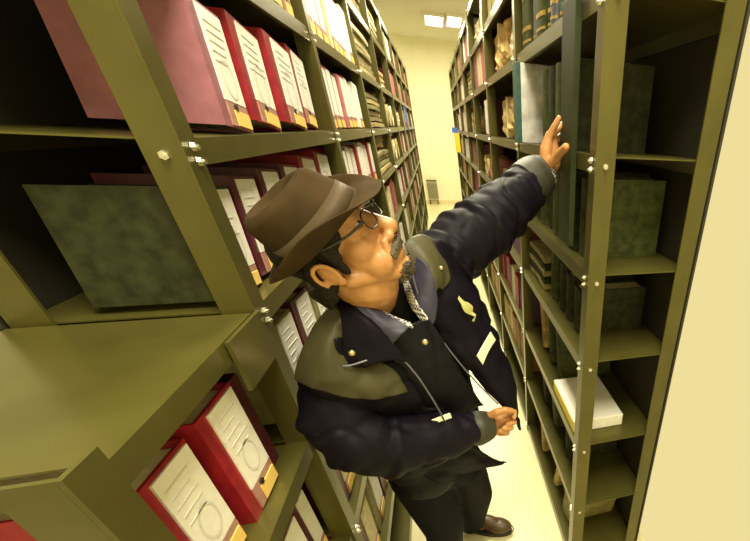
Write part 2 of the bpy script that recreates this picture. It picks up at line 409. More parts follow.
tag(t, 'bright blue folder leaning out of the far left shelves', 'folder')

# right rack ------------------------------------------------------------
bay = 'nearest bay'
gl = 'dark green ledgers, right rack'
for i, (y, wd, c, bd, h) in enumerate([(5.12, .42, 'ledger', 4, .66), (4.86, .22, 'slate', 1, .64), (4.50, .32, 'ledger', 5, .67), (4.28, .18, 'ledger_dk', 4, .62), (4.08, .16, 'slate', 2, .66), (3.88, .17, 'teal', 3, .66), (3.62, .22, 'ledger_dk', 0, .60), (3.36, .22, 'slate', 1, .60)]):
    ledger(1, y, RL[2], wd, h, c, bd, ps('old green ledger with gilt bands', 7 - i, 0, bay, 2, 'right'), 0, .06 + .03 * (i % 2), group=gl)
for i, (y, wd, c) in enumerate([(4.28, .19, 'ledger'), (4.02, .2, 'ledger_dk'), (3.78, .2, 'ledger'), (3.5, .22, 'ledger_dk')]):
    ledger(1, y, RL[3], wd, .60, c, 1 if i == 0 else 0, ps('green ledger right of the album', 3 - i, 0, bay, 3, 'right'), 0, .04, group=gl)
ledger(1, 5.42, RL[3], .17, .66, 'ledger', 3, 'olive ledger with gilt bands left of the teal and marbled album', 0, .10, group=gl)
# marbled album: its cover is turned to the camera
t = place('album', 1, 5.16, RL[3], 0)
a, b = xr(1, -.03, .80); obj('spine', bevel(B(a - .018, a, 0, .09, 0, .735 * A), .003), 'teal', t)
obj('cover', bevel(B(a, b, 0, .09, .0, .73 * A), .003), 'marble_glare', t)
tag(t, 'large album with grey marbled cover and teal spine above the raised arm', 'album')
for i, (y, wd, c) in enumerate([(5.16, .3, 'ledger'), (4.86, .27, 'ledger_dk'), (4.58, .25, 'ledger'), (4.30, .25, 'ledger_dk'), (4.02, .26, 'ledger'), (3.74, .25, 'ledger'), (3.46, .25, 'ledger_dk'), (3.2, .23, 'ledger')]):
    ledger(1, y, RL[4], wd, .66 - .03 * (i % 3), c, 0, ps('plain green ledger under raised sleeve', 7 - i, 0, bay, 4, 'right'), 0, .10 + .03 * (i % 2), group=gl)
for i in range(5):
    folder(1, 4.62, RL[5] + i * .085, .9 - .05 * (i % 2), .068, 0, 'ledger_dk' if i % 2 else 'olivepaper', f'dark volume lying flat, {ORD[i]} from the bottom of the pile in the right rack', 'dark volumes lying in the right rack', seed=60 + i)
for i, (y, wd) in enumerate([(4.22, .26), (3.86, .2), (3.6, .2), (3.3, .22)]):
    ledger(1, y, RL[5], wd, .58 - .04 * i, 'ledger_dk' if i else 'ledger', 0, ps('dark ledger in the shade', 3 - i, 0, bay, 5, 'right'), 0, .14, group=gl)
for i, (y, wd, c, ln) in enumerate([(5.05, .2, 'brown', .3), (4.62, .16, 'ledger', .3), (4.22, .16, 'ledger', .22)]):
    ledger(1, y - .25, RL[6], wd, .66, c, 0, ps('leaning ledger', 2 - i, 0, bay, 6, 'right'), ln, .16, group=gl)
t = place('carton', 1, 2.96, RL[6]); a, b = xr(1, .03, .6)
obj('body', bevel(B(a, b, 0, .32, 0, .055), .003), 'white', t); obj('side_band', B(a - .0015, a, .004, .316, 0.004, .051), 'brightyellow', t)
obj('end_flap', B(a + .004, b, .32, .3215, .004, .046), 'brightyellow', t)
tag(t, 'flat white and yellow carton on a low shelf at the right edge', 'carton')
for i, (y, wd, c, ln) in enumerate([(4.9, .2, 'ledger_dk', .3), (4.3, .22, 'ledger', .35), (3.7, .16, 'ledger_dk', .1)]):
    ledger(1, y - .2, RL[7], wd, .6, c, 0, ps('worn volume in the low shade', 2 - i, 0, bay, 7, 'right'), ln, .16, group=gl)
for i, (y, wd, c, ln) in enumerate([(4.75, .16, 'brown', .2), (3.98, .14, 'tan', -.35), (3.3, .3, 'olivepaper', -.2)]):
    ledger(1, y, RL[8], wd, .5, c, 0, ['loose brown book on the bottom board, farthest along', 'thin tan booklet tilted on the bottom board', 'pale olive folder lying open on the bottom board'][i], ln, .12)
# second bay
bundle(1, 6.75, RL[2], 1.6, .60, 'brown', 'big crumpled brown paper bundle above the raised arm', 41)
bundle(1, 5.95, RL[2], .8, .36, 'cream', 'cream paper wrapped bundle next to the brown one', 42, tie=False)
bundle(1, 6.1, RL[3], 1.9, .54, 'tan', 'tan sagging bundle between the posts, left of the marbled album', 43)
for i in range(4):
    folder(1, 5.85, RL[4] + i * .09, 1.9, .07, 0, ['tan', 'olivepaper', 'ledger_dk', 'olivepaper'][i], f'flat folder behind the sleeve, {ORD[i]} from the bottom, right rack', 'flat folders behind the sleeve', seed=80 + i)
far(1, RU, RL, 1, 5, 7, 201, 'right', pal=['pink', 'cream', 'purple', 'white', 'tan', 'ledger_dk'])
far(1, RU, RL, 1, 6, 8, 202, 'right', pal=['red', 'olivepaper', 'white', 'purple', 'cream'])
far(1, RU, RL, 1, 7, 7, 203, 'right', pal=['orange', 'olivepaper', 'cream', 'tan'])
far(1, RU, RL, 1, 1, 6, 204, 'right', pal=['olivepaper', 'cream', 'tan'])
# third bay
roll(1, 8.85, RL[1] + .01, .28, .8, 'cream', 'large cream paper roll near the top of the right rack')
bundle(1, 10.2, RL[1], 1.1, .45, 'cream', 'cream bundle beside the large paper roll at the top right', 44, tie=False)
for i, c in enumerate(['mauve', 'pink', 'pink', 'mauve', 'pink', 'mauve']):
    binder(1, 8.85 + i * .44, RL[2], .40, .62, c, 0, 0, .06, .3, face='cream' if i in (2, 3) else None, label=ps('pink binder', i, 6, 'third bay', 2, 'right'), group='pink binders in the right rack')
for i, c in enumerate(['darkred', 'pink', 'red']):
    binder(1, 8.85 + i * .26, RL[3], .22, .60, c, 0, 0, .05, .3, face='white', label=ps('slim red binder with pale label', i, 3, 'third bay', 3, 'right'), group='slim red binders in the right rack')
roll(1, 9.0, RL[4], .22, .7, 'pink', 'pink rolled paper behind the raised sleeve, nearer one')
roll(1, 9.7, RL[4], .2, .7, 'tan', 'tan rolled paper behind the raised sleeve')
bundle(1, 10.3, RL[4], .9, .4, 'tan', 'tan bundle past the paper rolls, right rack', 45)
bundle(1, 9.1, RL[5], 1.6, .5, 'cream', 'white crumpled paper bundle in the right rack above the jacket front', 46, tie=False)
far(1, RU, RL, 2, 6, 6, 205, 'right', pal=['white', 'olivepaper', 'cream', 'tan'])
far(1, RU, RL, 2, 7, 6, 206, 'right', pal=['orange', 'cream', 'tan'])
# fourth bay
for i in range(5):
    folder(1, 11.8, RL[2] + i * .1, 2.2, .075, .03, ['tan', 'olivepaper', 'cream'][i % 3], f'folder in a pile, {ORD[i]} from the bottom, fourth bay of the right rack', 'folders in the fourth bay, right rack', seed=90 + i)
bundle(1, 11.9, RL[3], 1.0, .55, 'cream', 'yellowish bundle, nearer of two in the fourth bay, right rack', 47)
bundle(1, 13.0, RL[3], 1.0, .5, 'tan', 'tan bundle, farther of two in the fourth bay, right rack', 48)
far(1, RU, RL, 3, 1, 5, 210, 'right', pal=['pink', 'white', 'mauve', 'white'])
for row in (4, 5, 6): far(1, RU, RL, 3, row, 6, 211 + row, 'right')
for b in (4, 5):
    for row in (1, 2, 3, 4, 5, 6):
        far(1, RU, RL, b, row, 5, b * 17 + row, 'right', pal=['olivepaper', 'cream', 'pink', 'tan', 'mauve', 'white'])
t = place('leaning_folder', 1, 19.5, RL[4] + .02, 0); obj('cover', B(-.07, .0, 0, .10, 0, .26), 'brightyellow', t); obj('tab', B(-.10, -.02, 0, .08, .26, .33), 'blue', t)
tag(t, 'yellow folder with a blue top edge at the far end of the right rack', 'folder')

# ================================================================ the man
def at(px, py, y):
    """Point of the room seen at a place of the photo, at its real distance y (units) down the aisle."""
    d = RX * (px - PX) + RD * (py - PY) + RF * FPX
    return CAM + d / d.y * (y * A)
def put(bm, vs, fs):
    v = [bm.verts.new(c) for c in vs]
    for f in fs: bm.faces.new([v[k] for k in f])
def ball(bm, M, seg=16, rings=8):
    vs = [M @ Vector((0, 0, 1))]
    for i in range(1, rings):
        a = math.pi * i / rings
        for k in range(seg):
            b = 2 * math.pi * k / seg; vs.append(M @ Vector((math.sin(a) * math.cos(b), math.sin(a) * math.sin(b), math.cos(a))))
    vs.append(M @ Vector((0, 0, -1))); n = len(vs) - 1; fs = []
    for k in range(seg):
        q = (k + 1) % seg; fs.append((0, 1 + k, 1 + q)); o = 1 + (rings - 2) * seg; fs.append((n, o + q, o + k))
        for i in range(rings - 2):
            o = 1 + i * seg; fs.append((o + k, o + seg + k, o + seg + q, o + q))
    put(bm, vs, fs)
def capsule(bm, p0, p1, r0, r1, seg=16):
    p0, p1 = Vector(p0), Vector(p1); d = p1 - p0; L_ = d.length
    ball(bm, Matrix.Translation(p0) @ Matrix.Scale(r0, 4), seg, seg // 2); ball(bm, Matrix.Translation(p1) @ Matrix.Scale(r1, 4), seg, seg // 2)
    if L_ > 1e-5:
        M = Vector((0, 0, 1)).rotation_difference(d).to_matrix(); c = [Vector((math.cos(2 * math.pi * k / seg), math.sin(2 * math.pi * k / seg), 0)) for k in range(seg)]
        vs = [p0 + M @ (q * r0) for q in c] + [p1 + M @ (q * r1) for q in c]
        put(bm, vs, [(k, (k + 1) % seg, seg + (k + 1) % seg, seg + k) for k in range(seg)] + [tuple(range(seg))[::-1], tuple(range(seg, 2 * seg))])
def chain(bm, pts, rads):
    for i in range(len(pts) - 1): capsule(bm, pts[i], pts[i + 1], rads[i], rads[i + 1])
def ell(bm, M, c, r, rot=None, seg=24):
    if M is HM: c = (c[0], c[1], ch_(c[2]))
    X = M @ Matrix.Translation(c)
    if rot: X = X @ rot
    ball(bm, X @ Matrix.Diagonal((*r, 1)), seg, seg // 2)
def remesh(o, vox, smooth=2):
    r = o.modifiers.new('remesh', 'REMESH'); r.mode = 'VOXEL'; r.voxel_size = vox; r.use_smooth_shade = True
    s_ = o.modifiers.new('smooth', 'SMOOTH'); s_.factor = .6; s_.iterations = smooth
def cr(p0, p1, p2, p3, t):
    return .5 * ((2 * p1) + (p2 - p0) * t + (2 * p0 - 5 * p1 + 4 * p2 - p3) * t * t + (3 * p1 - p0 - 3 * p2 + p3) * t ** 3)
def spline(pts, n):
    """n samples along a Catmull-Rom curve through pts (Vectors or floats)."""
    m_ = len(pts) - 1; out = []
    for k in range(n):
        t = k / (n - 1) * m_; i = min(int(t), m_ - 1); f = t - i
        g = lambda j: pts[max(0, min(m_, j))]
        out.append(cr(g(i - 1), g(i), g(i + 1), g(i + 2), f))
    return out
def patch(name, rows, m_, parent, th=.006, nu=28, nv=28, wr=0, wsc=9, seed=0, off=0, closed=False):
    """Cloth panel: smooth sheet through rows of points, with creases and real thickness."""
    R_ = [spline([p if isinstance(p, Vector) else at(*p) for p in r], nu) for r in rows]
    G = [spline([R_[i][j] for i in range(len(R_))], nv) for j in range(nu)]
    bm = bmesh.new(); V = [[bm.verts.new(G[j][k]) for k in range(nv)] for j in range(nu)]
    for j in range(nu - 1):
        for k in range(nv - 1): bm.faces.new((V[j][k], V[j + 1][k], V[j + 1][k + 1], V[j][k + 1]))
    bm.normal_update(); c = CAM
    n0 = sum((f.normal.dot(c - f.calc_center_median()) for f in bm.faces))
    if n0 < 0: bmesh.ops.reverse_faces(bm, faces=bm.faces)
    bm.normal_update()
    if wr or off:
        ns = [v.normal.copy() for v in bm.verts]
        for v, n in zip(bm.verts, ns):
            q = v.co * wsc + Vector((seed, seed * .7, 0))
            v.co += n * (wr * (noise.noise(q) + .5 * noise.noise(q * 2.3) - 1.6 * max(0, .18 - abs(noise.noise(q * .8 + Vector((9, 9, 9)))) ) / .18) + off)
    o = obj(name, bm, m_, parent, True)
    md = o.modifiers.new('thick', 'SOLIDIFY'); md.thickness = th; md.offset = -1
    return o
def tube(name, pts, rads, m_, parent, nu=64, nv=28, wr=0, folds=(), flat=1.0, seed=0, twist=0):
    """Sleeve or trouser leg: lofted round a spine, with ring folds (position, width, depth)."""
    P = spline([p if isinstance(p, Vector) else at(*p) for p in pts], nu); Rr_ = spline([float(r) for r in rads], nu)
    bm = bmesh.new(); rings = []; up = Vector((0, 0, 1))
    for i in range(nu):
        T = (P[min(i + 1, nu - 1)] - P[max(i - 1, 0)]).normalized()
        a = T.cross(up).normalized(); b = T.cross(a).normalized(); ring = []
        t = i / (nu - 1)
        for k in range(nv):
            an = 2 * math.pi * k / nv; r = Rr_[i]
            for (ft, fw, fd, fa) in folds:
                dd = (t - ft - .035 * math.sin(an + fa)) / fw
                r += fd * math.exp(-dd * dd) * (.55 + .45 * math.cos(an - fa))
            d = a * math.cos(an) + b * math.sin(an) * flat
            p = P[i] + d * r
            qq = Vector((p.x * 1.0, p.y * 1.0, p.z * 1.0)); r2 = wr * (noise.noise(p * 14 + Vector((seed, 0, 0))) + .5 * noise.noise(p * 31) - 1.7 * max(0, .16 - abs(noise.noise(qq * 10 + Vector((seed, 5, 5))))) / .16 * .6)
            ring.append(bm.verts.new(p + d * r2))
        rings.append(ring)
    for i in range(nu - 1):
        for k in range(nv): bm.faces.new((rings[i][k], rings[i][(k + 1) % nv], rings[i + 1][(k + 1) % nv], rings[i + 1][k]))
    bm.faces.new(rings[0]); bm.faces.new(rings[-1][::-1]); bmesh.ops.recalc_face_normals(bm, faces=bm.faces)
    return obj(name, bm, m_, parent, True)
def wire(name, pts, r, m_, parent, n=40, cyc=False):
    P = spline([p if isinstance(p, Vector) else at(*p) for p in pts], n)
    bm = bmesh.new(); rings = []
    for i in range(n):
        T = (P[min(i + 1, n - 1)] - P[max(i - 1, 0)]).normalized(); a = T.orthogonal().normalized() if i == 0 else (a - T * a.dot(T)).normalized(); b = T.cross(a)
        rings.append([bm.verts.new(P[i] + (a * math.cos(k * math.pi / 3) + b * math.sin(k * math.pi / 3)) * r) for k in range(6)])
    for i in range(n - 1):
        for k in range(6): bm.faces.new((rings[i][k], rings[i][(k + 1) % 6], rings[i + 1][(k + 1) % 6], rings[i + 1][k]))
    bm.faces.new(rings[0]); bm.faces.new(rings[-1][::-1]); bmesh.ops.recalc_face_normals(bm, faces=bm.faces)
    return obj(name, bm, m_, parent, True)

MT.update(
    skin=mat('skin', (.46, .22, .082), .40, 0, .10, 45, .12),
    lip=mat('lips', (.42, .14, .08), .4),
    hair=mat('black_hair', (.010, .007, .005), .5, 0, .5, 120, .8, .2),
    grey_hair=mat('greying_hair', (.075, .055, .028), .6, 0, .6, 160, 1),
    felt=mat('brown_felt', (.044, .027, .011), .9, 0, .16, 30, .15, .12),
    ribbon=mat('hat_ribbon', (.068, .047, .024), .6, 0, .06, 60, 0, .2),
    navy=mat('navy_shell', (.0056, .0042, .0085), .55, 0, .25, 12, .3, .1),
    navy_in=mat('navy_vest', (.0055, .005, .009), .6, 0, .3, 20, .3, .2),
    collar=mat('navy_collar', (.028, .025, .052), .6, 0, .2, 40, .3),
    yoke=mat('grey_yoke', (.060, .054, .024), .5, 0, .15, 14, .3, .3),
    cuff=mat('grey_cuff', (.026, .026, .016), .55, 0, .2, 40, .4),
    zip=mat('zip_tape', (.14, .13, .17), .4, .3),
    strip=mat('reflective_strip', (.80, .80, .62), .4),
    emblem=mat('emblem_thread', (.50, .50, .20), .6),
    eye=mat('eye_white', (.55, .42, .33), .3), iris=mat('iris', (.02, .012, .008), .2),
    frame=mat('spectacle_frame', (.02, .015, .012), .3),
    trouser=mat('dark_trousers', (.004, .0036, .007), .75, 0, .3, 30, .3, .12),
    shoe=mat('brown_leather', (.085, .05, .022), .4, 0, .3, 40, .3), sole=mat('rubber_sole', (.02, .016, .012), .6),
    snap=mat('brass_snap', (.55, .46, .22), .3, .8),
)
g_ = bpy.data.materials.new('spectacle_glass'); g_.use_nodes = True
b_ = g_.node_tree.nodes['Principled BSDF']; b_.inputs['Transmission Weight'].default_value = 1; b_.inputs['Roughness'].default_value = .02; b_.inputs['IOR'].default_value = 1.02
MT['glass'] = g_
ck = bpy.data.materials.new('checked_shirt'); ck.use_nodes = True; nt = ck.node_tree
tc = nt.nodes.new('ShaderNodeTexCoord'); cb = nt.nodes.new('ShaderNodeTexChecker'); cb.inputs['Scale'].default_value = 190
cb.inputs['Color1'].default_value = (.62, .58, .50, 1); cb.inputs['Color2'].default_value = (.03, .03, .06, 1)
nt.links.new(tc.outputs['Object'], cb.inputs['Vector']); nt.links.new(cb.outputs['Color'], nt.nodes['Principled BSDF'].inputs['Base Color'])
MT['check'] = ck

man = thing('person', at(452, 470, 2.75)); man.location.z = 0
tag(man, 'person in a brown hat, glasses and dark navy jacket, reaching up to the right shelves', 'person')
mloc = man.location.copy()
bpy.context.view_layer.update()
def keep(o):            # children are built in room coordinates; keep them there under the man
    return o
root = man

# --- head frame: forward / left / up
F = Vector((.87, -.12, .57)).normalized(); Lf = Vector((.10, .975, .16)); Lf = (Lf - F * Lf.dot(F)).normalized(); Uh = F.cross(Lf).normalized()
HC = at(333, 271, 2.03) + Lf * .072
HM = Matrix((F, Lf, Uh)).transposed().to_4x4(); HM.translation = HC
ch_ = lambda u: u if u > -.02 else -.02 + (u + .02) * .84        # short lower face
hv = lambda f, l, u: HM @ Vector((f, l, ch_(u)))
J = dict(Rs=at(328, 372, 2.28), Re=at(362, 452, 2.06), Rw=at(474, 428, 2.28), Ls=at(432, 262, 2.80), Le=at(488, 214, 3.12), Lw=at(541, 176, 3.40),
         neck=at(366, 300, 2.42), chest=at(388, 335, 2.62), hips=at(432, 455, 2.82), Lh=at(458, 462, 2.95), Rh=at(418, 470, 2.72))
LF_ = Vector((-.01, 1.365, .0)); RF_ = Vector((-.135, 1.15, .0))
LA = LF_ + Vector((-.06, -.01, .10)); RA = RF_ + Vector((-.06, -.01, .10))
LK = (J['Lh'] + LA) / 2 + Vector((.035, -.02, .02)); RK = (J['Rh'] + RA) / 2 + Vector((.035, -.03, .02))
bm = bmesh.new()
# skull and face
ell(bm, HM, (-.006, 0, .045), (.084, .070, .066)); ell(bm, HM, (.040, 0, -.012), (.050, .057, .083))
ell(bm, HM, (.045, 0, .050), (.046, .060, .045))
for s in (-1, 1):
    capsule(bm, hv(.0, s * .050, -.035), hv(.066, s * .020, -.083), .018, .017)
    ell(bm, HM, (.050, s * .040, -.004), (.026, .022, .026)); ell(bm, HM, (.050, s * .034, -.045), (.032, .024, .030))
    ell(bm, HM, (.060, s * .045, .028), (.018, .010, .018)); ell(bm, HM, (.076, s * .026, .046), (.015, .026, .008))
    ell(bm, HM, (.099, s * .0145, -.017), (.012, .0095, .0095))
    capsule(bm, hv(.090, s * .027, -.018), hv(.080, s * .036, -.048), .007, .006)
    ell(bm, HM, (-.010, s * .076, .0), (.017, .007, .023), Matrix.Rotation(s * .35, 4, 'Z') @ Matrix.Rotation(.2, 4, 'Y'))
    pr = [hv(-.010 + .017 * math.cos(q), s * (.084 + .004 * math.cos(q - 2)), .000 + .023 * math.sin(q)) for q in [k * .45 - 1.2 for k in range(12)]]
    chain(bm, pr, [.0042] * 12)
    ell(bm, HM, (-.002, s * .076, -.020), (.009, .005, .009))
    ell(bm, HM, (.0795, s * .032, .0375), (.010, .015, .005)); ell(bm, HM, (.0775, s * .032, .020), (.010, .014, .005))
capsule(bm, hv(.084, 0, .036), hv(.110, 0, -.008), .009, .0145)
ell(bm, HM, (.071, 0, -.088), (.022, .026, .019)); ell(bm, HM, (.078, 0, -.046), (.023, .033, .028))
ell(bm, HM, (.091, 0, -.045), (.010, .027, .006)); ell(bm, HM, (.088, 0, -.058), (.010, .024, .0065)); ell(bm, HM, (.066, 0, -.060), (.026, .034, .030))
# neck, trunk, limbs
chain(bm, [hv(-.012, 0, -.01), hv(-.005, 0, -.075), J['neck'], J['chest'], (J['chest'] + J['hips']) / 2, J['hips']], [.058, .056, .062, .095, .09, .10])
chain(bm, [J['chest'], J['Rs'], J['Re'], J['Rw']], [.08, .052, .042, .027])
chain(bm, [J['chest'], J['Ls'], J['Le'], J['Lw']], [.08, .052, .042, .028])
chain(bm, [J['hips'], J['Lh'], LK, LA], [.10, .075, .052, .038]); chain(bm, [J['hips'], J['Rh'], RK, RA], [.10, .075, .052, .038])
capsule(bm, LA - Vector((.0, 0, .04)), LF_ + Vector((.06, 0, .03)), .032, .026); capsule(bm, RA - Vector((0, 0, .04)), RF_ + Vector((.06, 0, .03)), .032, .026)
# raised left hand on the board
def fingers(specs):
    for pts, rr_ in specs:
        chain(bm, [p if isinstance(p, Vector) else at(*p) for p in pts], rr_)
chain(bm, [J['Lw'], at(549, 165, 3.42), at(551, 152, 3.42), at(551, 142, 3.42)], [.027, .030, .026, .020])
chain(bm, [at(545, 168, 3.38), at(546, 150, 3.38), at(549, 136, 3.38)], [.020, .019, .012])
chain(bm, [at(553, 164, 3.46), at(556, 152, 3.44)], [.024, .016])
fingers([
    ([(548, 142, 3.38), (552, 131, 3.36), (556, 124, 3.34), (559, 118, 3.33)], [.0115, .0100, .0090, .0075]),
    ([(551, 142, 3.42), (555, 132, 3.42), (559, 128, 3.42), (562, 124, 3.42)], [.0105, .0100, .0090, .0075]),
    ([(553, 145, 3.47), (558, 138, 3.48), (562, 135, 3.50), (564, 132, 3.52)], [.0105, .0095, .0085, .0075]),
    ([(555, 150, 3.50), (559, 144, 3.52), (562, 142, 3.54), (564, 140, 3.56)], [.0095, .0085, .0080, .0070]),
    ([(549, 165, 3.34), (557, 157, 3.26), (562, 151, 3.18), (566, 147, 3.12)], [.0150, .0130, .0115, .0105]),
])
# right hand, pinching the hem of the open jacket
chain(bm, [J['Rw'], at(488, 424, 2.33), at(499, 421, 2.36)], [.026, .027, .024])
chain(bm, [at(486, 430, 2.33), at(500, 429, 2.36)], [.020, .018])
fingers([
    ([(500, 418, 2.36), (509, 414, 2.34), (514, 412, 2.30), (514, 417, 2.27)], [.0105, .0095, .0090, .0080]),
    ([(501, 423, 2.35), (511, 420, 2.32), (514, 422, 2.28), (508, 424, 2.26)], [.0105, .0098, .0090, .0080]),
    ([(501, 428, 2.34), (510, 427, 2.30), (511, 428, 2.27), (504, 428, 2.25)], [.0100, .0095, .0088, .0080]),
    ([(500, 433, 2.33), (507, 433, 2.30), (507, 433, 2.27), (500, 431, 2.25)], [.0095, .0085, .0080, .0070]),
    ([(488, 417, 2.30), (497, 412, 2.26), (505, 410, 2.25), (512, 411, 2.27)], [.0125, .0110, .0100, .0085]),
])
body = obj('body', bm, 'skin', root); remesh(body, .0026, 5)
body['label'] = 'light brown skin of face, neck and hands'

# hair
bm = bmesh.new()
ell(bm, HM, (-.014, 0, .045), (.083, .0755, .066)); ell(bm, HM, (-.036, 0, .012), (.046, .062, .046))
for s in (-1, 1):
    ell(bm, HM, (.024, s * .062, .045), (.034, .013, .026)); ell(bm, HM, (.014, s * .070, .022), (.020, .007, .026)); ell(bm, HM, (.016, s * .069, -.004), (.009, .005, .018)); ell(bm, HM, (-.034, s * .062, .0), (.020, .017, .036))
ell(bm, HM, (.040, 0, .060), (.034, .054, .020))
for i in range(26):
    an = math.pi * (.5 + i / 25); f, l = -.038 + .048 * math.cos(an), .066 * math.sin(an)
    capsule(bm, hv(f, l, -.02), hv(f * 1.02 - .004, l * 1.0, -.046 - .012 * random.random()), .012, .005, 8)
h = obj('hair', bm, 'hair', root); remesh(h, .003, 1); h['label'] = 'short straight black hair below the hat'
bm = bmesh.new()
for row in range(3):
    for i in range(56):
        l = (i / 55 - .5) * .070; z = -.030 - abs(l) * .30 - row * .0025
        capsule(bm, hv(.105 - abs(l) * .52, l, z), hv(.104 - abs(l) * .56 + .003, l * 1.16, z - .011), .0036, .0018, 6)
obj('moustache', bm, 'grey_hair', root, True)['label'] = 'thin greying moustache'
bm = bmesh.new(); rnd = random.Random(3)
for i in range(420):
    an = rnd.uniform(-1.25, 1.25); t = rnd.random(); l = .034 * math.sin(an); f = .058 + .032 * math.cos(an); z = -.076 - .030 * t
    f -= .012 * t * t; k = .7 + .3 * rnd.random()
    capsule(bm, hv(f - .003, l, z), hv(f + .005, l * 1.1, z - .011 * k), .0019, .0008, 5)
for s in (-1, 1):
    for i in range(0):
        t = rnd.random(); p = hv(.005 + .062 * t, s * (.062 - .036 * t), -.052 - .045 * t + rnd.uniform(-.008, .006))
        capsule(bm, p, p + Vector((.003, -.002 * s, -.005)), .0013, .0006, 5)
obj('goatee', bm, 'grey_hair', root, True)['label'] = 'short greying chin beard'
bm = bmesh.new()
for s in (-1, 1): 
    pts = [hv(.090, s * .010, .048), hv(.093, s * .024, .053), hv(.084, s * .042, .050)]; chain(bm, pts, [.004, .0045, .003])
obj('eyebrows', bm, 'hair', root, True)
bm = bmesh.new(); pts = [hv(.0985 - abs(l) * .42, l, -.0515 + abs(l) * .10) for l in [(-.026 + i * .0052) for i in range(11)]]
chain(bm, pts, [.0022] * 11); chain(bm, [hv(.0925, -.016, -.0575), hv(.0965, 0, -.0585), hv(.0925, .016, -.0575)], [.003, .0042, .003])
obj('mouth', bm, 'lip', root, True)
for s in (-1, 1):
    bm = bmesh.new(); ell(bm, HM, (.0730, s * .030, .0285), (.0110, .0105, .0075)); e = obj('eye', bm, 'eye', root, True)
    bm = bmesh.new(); ell(bm, HM, (.0812, s * .030 + .001, .0285), (.0040, .0055, .0055)); obj('iris', bm, 'iris', e, True)
    bm = bmesh.new(); ell(bm, HM, (.106, s * .0100, -.0245), (.0050, .0042, .003)); obj('nostril', bm, 'iris', root, True)
# glasses
gl_ = None
for s in (-1, 1):
    pts = [hv(.107 - .10 * (.011 + .023 * (1 + math.cos(q))) - .08 * max(0, math.cos(q)) * .03, s * (.034 + .023 * math.copysign(abs(math.cos(q)) ** .8, math.cos(q))), .026 + .0155 * math.copysign(abs(math.sin(q)) ** .8, math.sin(q))) for q in [k * math.pi / 12 for k in range(25)]]
    if gl_ is None: gl_ = wire('glasses', pts, .0014, 'frame', root, 60)
    else: wire('rim', pts, .0014, 'frame', gl_, 60)
    bm = bmesh.new(); vs = [bm.verts.new(p) for p in pts[:-1]]; bm.faces.new(vs)
    o = obj('lens', bm, 'glass', gl_); md = o.modifiers.new('t', 'SOLIDIFY'); md.thickness = .0012
    wire('temple_arm', [hv(.100, s * .060, .031), hv(.070, s * .078, .030), hv(.034, s * .083, .034), hv(.012, s * .083, .038), hv(-.004, s * .080, .038)], .0024, 'frame', gl_)
wire('bridge', [hv(.107, -.011, .030), hv(.111, 0, .034), hv(.107, .011, .030)], .0014, 'frame', gl_, 10)
gl_['label'] = 'dark thin-framed spectacles'

# hat
HF = Vector((.75, -.03, .66)).normalized(); HL = Vector((-.06, .95, .24)); HL = (HL - HF * HL.dot(HF)).normalized(); HU = HF.cross(HL).normalized()
HT = Matrix((HF, HL, HU)).transposed().to_4x4(); HT.translation = hv(.015, -.008, .054); HT = HT @ Matrix.Scale(.94, 4)
def crown_pt(an, t):
    """Pinched fedora crown: t from the band (0) to the top (1), then in to the crease (2)."""
    c, s = math.cos(an), math.sin(an)
    if t <= 1:
        q = t; f, l = .095 - .020 * q, .080 - .018 * q
        if q > .85: k = (q - .85) / .15; f -= .012 * k * k; l -= .012 * k * k
        pinch = 1 - .20 * max(0, q - .25) * math.exp(-((an_d(an, .55)) / .38) ** 2) - .20 * max(0, q - .25) * math.exp(-((an_d(an, -.55)) / .38) ** 2)
        z = .082 * q - .010 * q * max(0, c) + .006 * q * abs(c) ** 2
        return Vector((f * c * pinch, l * s * pinch, z))
    q = t - 1; k = 1 - q; base = crown_pt(an, 1)
    return Vector((base.x * (k * .95 + .0), base.y * (k * .9), base.z - .030 * math.sin(q * math.pi / 2) ** 1.0 * (1 - .25 * abs(c))+ .004 * math.sin(q * math.pi)))
def an_d(a, b):
    return (a - b + math.pi) % (2 * math.pi) - math.pi
bm = bmesh.new(); NA = 72; rings = []
for t in [-.02, .15, .3, .45, .6, .72, .82, .88, .92, .96, 1.0, 1.06, 1.14, 1.24, 1.4, 1.6, 1.8, 1.95]:
    rings.append([bm.verts.new(HT @ crown_pt(2 * math.pi * k / NA, t)) for k in range(NA)])
for i in range(len(rings) - 1):
    for k in range(NA): bm.faces.new((rings[i][k], rings[i][(k + 1) % NA], rings[i + 1][(k + 1) % NA], rings[i + 1][k]))
bm.faces.new(rings[-1])
# brim, continuing from the crown's foot
last = rings[0]
for j in range(1, 10):
    q = j / 9; ring = []
    for k in range(NA):
        an = 2 * math.pi * k / NA; c, s = math.cos(an), math.sin(an)
        f = .095 + .046 * q; l = .080 + .046 * q
        z = -.004 + .040 * q * q * abs(s) ** 2.5 - .020 * q * q * max(0, c) ** 2 + .012 * q * q * max(0, -c) ** 2
        ring.append(bm.verts.new(HT @ Vector((f * c, l * s, z))))
    for k in range(NA): bm.faces.new((last[(k + 1) % NA], last[k], ring[k], ring[(k + 1) % NA]))
    last = ring
bmesh.ops.recalc_face_normals(bm, faces=bm.faces)
hat = obj('hat', bm, 'felt', root, True); md = hat.modifiers.new('t', 'SOLIDIFY'); md.thickness = .0032; md.offset = 0
sb = hat.modifiers.new('s', 'SUBSURF'); sb.levels = 1; sb.render_levels = 1
hat['label'] = 'brown felt hat with pinched crown and curled brim'
bm = bmesh.new(); r1 = []; r2 = []
for k in range(NA):
    an = 2 * math.pi * k / NA
    for t, L_ in ((.02, r1), (.40, r2)):
        p = crown_pt(an, t); p.x *= 1.022; p.y *= 1.026; L_.append(bm.verts.new(HT @ p))
for k in range(NA): bm.faces.new((r1[k], r1[(k + 1) % NA], r2[(k + 1) % NA], r2[k]))
